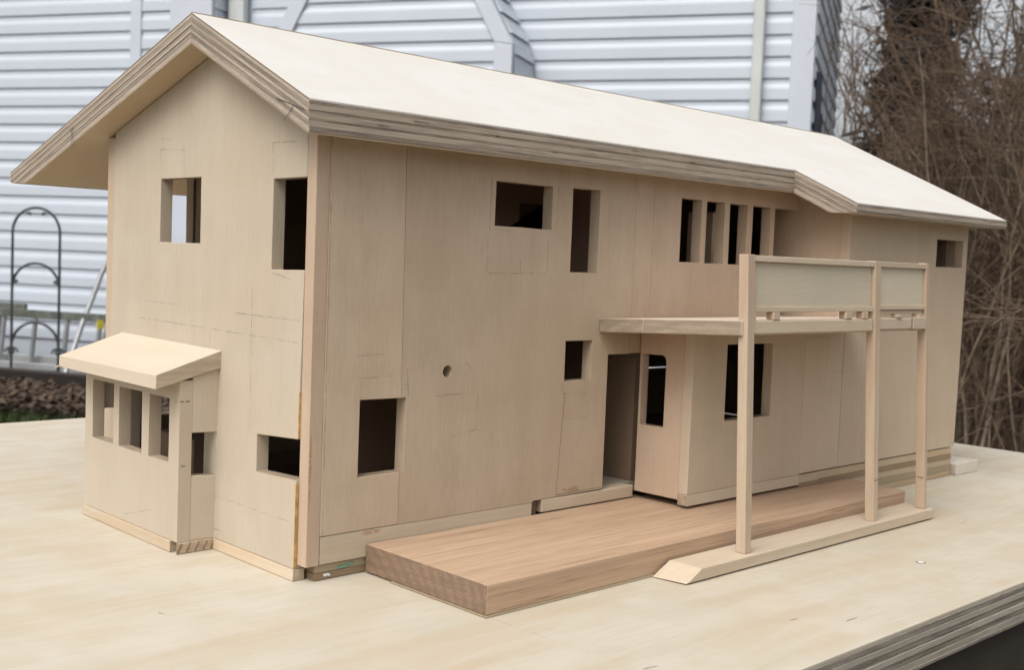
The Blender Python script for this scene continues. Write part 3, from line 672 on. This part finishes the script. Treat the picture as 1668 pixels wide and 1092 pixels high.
# base layers at the right
for (za, zb, m, j) in ((.0002, .0042, 'base_a', 0), (.0043, .0086, 'base_c', .0001), (.0087, .0128, 'base_a', -.0001), (.0129, .0166, 'base_b', .0001), (.0167, .0214, 'base_a', 0)):
    box('base_ply', .3572, .5395+j*3, D+.0004-j, .19, za, zb, m, H, .00025)
for (za, zb, m) in ((.0129, .0160, 'base_b'), (.0161, .0214, 'base_a')): box('base_ply', .3343, .3569, D+.0002, .10, za, zb, m, H, .00025)
box('base_ply', .21, .3569, D+.012, .19, .0002, .0127, 'base_c', H)
# --- bay at the gable end
BXX = -.0213
b0 = lambda y, z: (BXX, y, z); b1 = lambda y, z: (BXX+T, y, z)
panel('bay_front', [(.0776, .0057), (.1825, .0057), (.1825, .0840), (.0776, .0838)],
      [rough_rect(.0880, .1087, .0432, .0742, .0003, 3), rough_rect(.1164, .1423, .0432, .0744, .0003, 3), rough_rect(.1483, .1737, .0437, .0749, .0003, 3)], b0, b1, 'bay', H)
bs0 = lambda x, z: (x, .0777, z); bs1 = lambda x, z: (x, .0777+.006, z)
panel('bay_side', [(-.0146, .0057), (-.0002, .0057), (-.0002, .0364), (-.0019, .0366), (-.0145, .0376)], [], bs0, bs1, 'bay', H)
panel('bay_side', [(-.0146, .0584), (-.0019, .0580), (-.0002, .0579), (-.0002, .0893), (-.0146, .0851)], [], bs0, bs1, 'bay', H)
box('bay_stud', -.0019, -.0001, .0785, .0837, .0368, .0578, 'bay', H, 0)
bl0 = lambda x, z: (x, .1824, z); bl1 = lambda x, z: (x, .1764, z)
panel('bay_side', [(-.0146, .0057), (-.0002, .0057), (-.0002, .0893), (-.0146, .0851)], [rect(-.0140, -.002, .036, .0585)], bl0, bl1, 'bay', H)
hexa('bay_foot', [(-.0220, .0769, .0002), (-.0002, .0769, .0002), (-.0002, .0832, .0002), (-.0160, .0832, .0002), (-.0218, .0770, .0055), (-.0002, .0770, .0055), (-.0002, .0832, .0055), (-.0160, .0832, .0055)], 'strip_y', H)
box('bay_foot', -.0220, -.0161, .0834, .1830, .0002, .0055, 'strip_y', H)
box('bay_floor', -.0145, 0, .0835, .176, .006, .012, 'bay', H)
hexa('bay_roof', [(-.0345, .0762, .0804), (-.0004, .0762, .0893), (-.0004, .1840, .0905), (-.0357, .1840, .0811),
                  (-.0343, .0762, .0873), (-.0004, .0762, .0980), (-.0004, .1840, .0992), (-.0355, .1840, .0873)], 'bayroof', H, .0004)
mesh('splinter', [(-.036, .178, .0815), (-.036, .183, .0822), (-.0363, .1865, .0812), (-.0366, .1885, .0795), (-.0358, .183, .0814), (-.0358, .178, .0809)], [(0, 1, 4, 5), (1, 2, 3, 4)], 'pale', H)
# --- pencil work
MF = [(0.024, 0.1012, 0.0396, 0.1016), (0.0261, 0.0908, 0.0447, 0.0912), (0.0268, 0.0908, 0.0275, 0.0815), (0.0511, 0.0845, 0.0547, 0.0852), (0.0536, 0.0946, 0.0549, 0.0814), (0.1031, 0.1868, 0.1027, 0.1616), (0.1064, 0.1624, 0.1174, 0.1617), (0.1508, 0.1863, 0.1502, 0.1648), (0.1023, 0.1625, 0.1039, 0.1626), (0.1247, 0.147, 0.1255, 0.1401), (0.103, 0.1403, 0.1456, 0.1409), (0.1227, 0.1765, 0.1214, 0.1764), (0.0719, 0.0805, 0.099, 0.0806), (0.099, 0.0806, 0.0987, 0.0621), (0.0987, 0.0621, 0.0826, 0.0597), (0.1546, 0.0915, 0.1607, 0.0913), (0.1824, 0.0905, 0.1876, 0.0903), (0.1602, 0.0834, 0.1601, 0.0768), (0.1606, 0.0768, 0.1791, 0.0761), (0.1619, 0.0634, 0.1799, 0.0629), (0.102, 0.1586, 0.1021, 0.1418), (0.1445, 0.1604, 0.1447, 0.1412), (0.0456, 0.0868, 0.0543, 0.087), (.2295, .1995, .2297, .12), (.0078, .206, .0083, .02)]
MG = [(0.1969, 0.1179, 0.1213, 0.1179), (0.1965, 0.109, 0.0095, 0.1069), (0.0636, 0.117, 0.0086, 0.1168), (0.0876, 0.1339, 0.0873, 0.0992), (0.0655, 0.1575, 0.0661, 0.1459), (0.0995, 0.2105, 0.0993, 0.2039), (0.143, 0.2033, 0.1329, 0.2028), (0.1441, 0.1979, 0.1157, 0.1964), (0.1441, 0.1979, 0.1441, 0.1829), (0.0355, 0.1964, 0.0149, 0.196), (0.0355, 0.1964, 0.0347, 0.182), (0.0804, 0.0264, 0.011, 0.0263), (0.0796, 0.01, 0.0649, 0.0105), (0.0879, 0.0988, 0.0854, 0.058), (0.0330, 0.1372, 0.0173, 0.1349), (0.1191, 0.1994, 0.1183, 0.1823), (0.1959, 0.1501, 0.1434, 0.1493), (0.0498, 0.1293, 0.0477, 0.063)]
MD = [(0.3335, 0.1065, 0.3589, 0.1068), (0.3581, 0.1068, 0.359, 0.0847), (0.359, 0.0847, 0.3797, 0.0839), (0.3818, 0.1068, 0.3801, 0.1013), (0.5368, 0.1745, 0.5418, 0.1743), (0.5383, 0.1505, 0.5425, 0.1500), (0.3988, 0.1257, 0.4084, 0.0238)]
marks('pencil_marks', MF, lambda a, b: (a, -.00008, b), .0005, 'pencil', H)
marks('pencil_marks', MG, lambda a, b: (gx(b)-.0001, a, b), .0005, 'pencil', H)
marks('pencil_marks', MD, lambda a, b: (a, D-.00008, b), .0005, 'pencil', H)
marks('panel_joint', [(0.1620, 0.0774, 0.1582, 0.0222), (.1582, .0222, .1952, .0226)], lambda a, b: (a, -.00009, b), .0003, 'pencil_dark', H)
marks('pencil_marks', [(0.0823, 0.0733, 0.0793, 0.0737), (0.1327, 0.0094, 0.102, 0.0177)], lambda a, b: (BXX-.00008, a, b), .0005, 'pencil', H)
marks('pencil_marks', [(-0.0211, 0.0739, -0.0192, 0.0738), (-0.0182, 0.0737, -0.016, 0.0739), (-0.02, 0.0428, -0.0178, 0.0426)], lambda a, b: (a, .0775, b), .0006, 'pencil_dark', H)
marks('pencil_marks', [(-.035, .076, .13, .0)], lambda a, b: (0, 0, -.3), .0001, 'pencil', H) if False else None
V = [(.1705+0*0, 0, 0)]
marks('glue_smear', [(.166, .0228, .182, .0231)], lambda a, b: (a, -.00006, b), .0022, 'pencil', H) if False else None
def smear(cx, cz, a, b_, f, mat):
    V = [f(cx, cz)]+[f(cx+a*math.cos(t)*random.uniform(.65, 1.15), cz+b_*math.sin(t)*random.uniform(.65, 1.15)) for t in np.linspace(0, 2*math.pi, 15)[:-1]]
    mesh('glue_smear', V, [(0, i, i % 14+1) for i in range(1, 15)], 'smear', H)
fw = lambda a, b: (a, -.00005, b)
smear(.1720, .0240, .0095, .0016, fw, 'smear'); smear(.035, .0190, .007, .0012, lambda a, b: (a, -.0001, b), 'smear')
smear(.0005, .0505, .0006, .02, lambda a, b: (a+.0004, -.0001, b), 'smear')
# marks scribbled on the barge plies
marks('pencil_marks', [(.222, .2118, .216, .2005), (.219, .2122, .221, .2010), (.0085, .2125, -.0125, .2065), (-.004, .2085, .003, .2025)], lambda a, b: (X0-.0004, a, b), .0006, 'pencil_dark', H)

# ================================================================== BALCONY FRAME
K = empty('balcony_frame', (.28, -.1, 0)); tag(K, 'small wooden balcony with railing on three square posts and a long foot rail', 'balcony')
yf = lambda z: -.1007+.043*(z-.0065)
def lean(name, xa0, xb0, xa1, xb1, z0, z1, d0=0, d1=.0055, mat='post', bev=.0003):
    P = [(xa0, yf(z0)+d0, z0), (xb0, yf(z0)+d0, z0), (xb0, yf(z0)+d1, z0), (xa0, yf(z0)+d1, z0), (xa1, yf(z1)+d0, z1), (xb1, yf(z1)+d0, z1), (xb1, yf(z1)+d1, z1), (xa1, yf(z1)+d1, z1)]
    return hexa(name, P, mat, K, bev)
lean('post', .1895, .1949, .1886, .1948, .0066, .1546, mat='post')
lean('post', .3147, .3195, .3115, .3182, .0066, .1546)
lean('post', .3748, .3785, .3723, .3758, .0066, .1549)
lean('top_rail', .1949, .3114, .1949, .3114, .1513, .1543, .0002, .005, 'strip_x'); lean('top_rail', .3184, .3722, .3184, .3722, .1515, .1545, .0002, .005, 'strip_x')
lean('panel', .1950, .3112, .1950, .3112, .1291, .1512, .0022, .0038, 'panel', 0); lean('panel', .3185, .3722, .3185, .3722, .1300, .1514, .0022, .0038, 'panel', 0)
lean('bottom_rail', .1950, .3112, .1950, .3112, .1262, .1290, .0008, .0052, 'strip_x'); lean('bottom_rail', .3185, .3720, .3185, .3720, .1272, .1299, .0008, .0050, 'strip_x')
lean('bottom_rail', .3185, .3720, .3185, .3720, .1246, .1270, .0020, .0045, 'strip_x')
for a, b in ((.2120, .2178), (.2818, .2885), (.3000, .3056)): lean('spacer', a, b, a, b, .1222, .1261, .0004, .0050, 'post')
for a, b in ((.3385, .3435), (.3640, .3700)): lean('spacer', a, b, a, b, .1226, .1245, -.0002, .0048, 'post')
lean('spacer', .1950, .1966, .1950, .1966, .1222, .1261, .0004, .005, 'post')
# slab in two boards, a touch higher at the posts than at the wall
zt_ = lambda y: .1172-.050*y; zb_ = lambda y: .1096-.053*y
def sb(name, ya, yb, xa, xb, mat='slab'):
    P = [(xa, ya, zb_(ya)), (xb, ya, zb_(ya)), (xb, yb, zb_(yb)), (xa, yb, zb_(yb)), (xa, ya, zt_(ya)), (xb, ya, zt_(ya)), (xb, yb, zt_(yb)), (xa, yb, zt_(yb))]
    return hexa(name, P, mat, K, .0004)
sb('slab_board', -.0312, -.0004, .1868, .3785); sb('slab_board', -.0935, -.0314, .1868, .3785)
lean('slab_edge', .1950, .3112, .1950, .3112, .1152, .1220, .0006, .0050, 'strip_x', .0006); lean('slab_edge', .3185, .3720, .3185, .3720, .1158, .1222, .0008, .0045, 'strip_x', .0006)
lean('block', .3560, .3721, .3560, .3721, .1156, .1228, -.0006, .0006, 'strip_x', .0005)
# foot rail with ramped end
FR = [(.1395, -.1037, .0007), (.3820, -.1037, .0009), (.3868, -.0838, .0007), (.1371, -.0850, .0004), (.1497, -.1037, .0065), (.3828, -.1035, .0065), (.3870, -.0838, .0065), (.1500, -.0850, .0065)]
FR[4] = (.1506, -.1040, .0065)
hexa('foot_rail', FR, 'strip_x', K, .0004)
marks('pencil_marks', [(-.1000, .0315, -.0957, .0318)], lambda a, b: (.3138+.0005, a, b), .0005, 'pencil_dark', K)
marks('pencil_marks', [(.3146, .0300, .3190, .0302)], lambda a, b: (a, yf(b)-.0001, b), .0005, 'pencil_dark', K)
marks('pencil_marks', [(-.0998, .0255, -.0958, .0257)], lambda a, b: (.3738, a, b), .0006, 'pencil_dark', K)

# oak deck
dk = [(.0326, -.0002), (.2205, -.0028), (.3334, -.0030), (.3336, D-.0002), (.4111, D-.0002), (.3845, -.0833), (.0324, -.0835)]
dk = [(.0326, -.0004), (.1460, -.0004), (.3340, -.0004), (.3340, D-.0004), (.3925, D-.0004), (.3845, -.0833), (.0324, -.0835)]
n = len(dk); V = [(x, y, .0008) for x, y in dk]+[(x, y, .0136) for x, y in dk]
deck = mesh('oak_deck', V, [tuple(reversed(range(n))), tuple(range(n, 2*n))]+[(i, (i+1) % n, (i+1) % n+n, i+n) for i in range(n)], 'oak', None, .0003)
tag(deck, 'reddish oak plank deck in front of the model house', 'deck')
sm = mesh('paper_strip', [(x, y, .0002) for x, y in ((.0316, -.02), (.0316, -.0843), (.14, -.0845), (.14, -.06), (.06, -.02))]+[(x, y, .0007) for x, y in ((.0316, -.02), (.0316, -.0843), (.14, -.0845), (.14, -.06), (.06, -.02))],
          [(0, 1, 2, 3, 4), (9, 8, 7, 6, 5)]+[(i, (i+1) % 5, (i+1) % 5+5, i+5) for i in range(5)], 'base_c'); tag(sm, 'thin grey packing strip under the oak deck edge', 'packing strip')
# loose block at the far right corner
bk = box('offcut_block', .5432, .5795, -.0415, -.0195, .0002, .0086, 'pale', None, .0004); tag(bk, 'small pale wooden block lying at the far right corner of the model', 'wood block')

# second faint ring beside the drilled hole, stripes of end grain on the bay foot, chips in the ply edges
rg = [(.0906+.0030*math.cos(t)*k, .0925+.0032*math.sin(t)*k) for k in (1, .88) for t in np.linspace(0, 2*math.pi, 19)[:-1]]
mesh('pencil_ring', [(a, -.00008, b) for a, b in rg], [(i, (i+1) % 18, (i+1) % 18+18, i+18) for i in range(18)], 'pencil', H)
for x in (-.0196, -.0150, -.0105, -.0060, -.0020):
    marks('end_grain_mark', [(x-.0016, .0007, x+.0006, .0050)], lambda a, b: (a, .07685, b), .0011, 'glue_dark', H)
for a, b, w2, h2 in ((.0905, .2060, .0016, .0010), (.1290, .2020, .0040, .0004), (.2400, .2065, .0060, .0004), (.3050, .2020, .0045, .0005), (.0400, .2075, .0090, .0004), (.1900, .2085, .0050, .0004), (.0200, .2035, .0060, .0004)):
    marks('edge_chip', [(a, b, a+w2, b+random.uniform(-.0001, .0001))], lambda p, q: (p, YE-.0005, q), h2, 'hole_dark', H)
box('ledge', .008, .0495, .055, .060, .0600, .0614, 'wall', H); box('stud', .0520+.018, .0545+.018, .0700, .0740, .0211, .1088, 'wall', H)
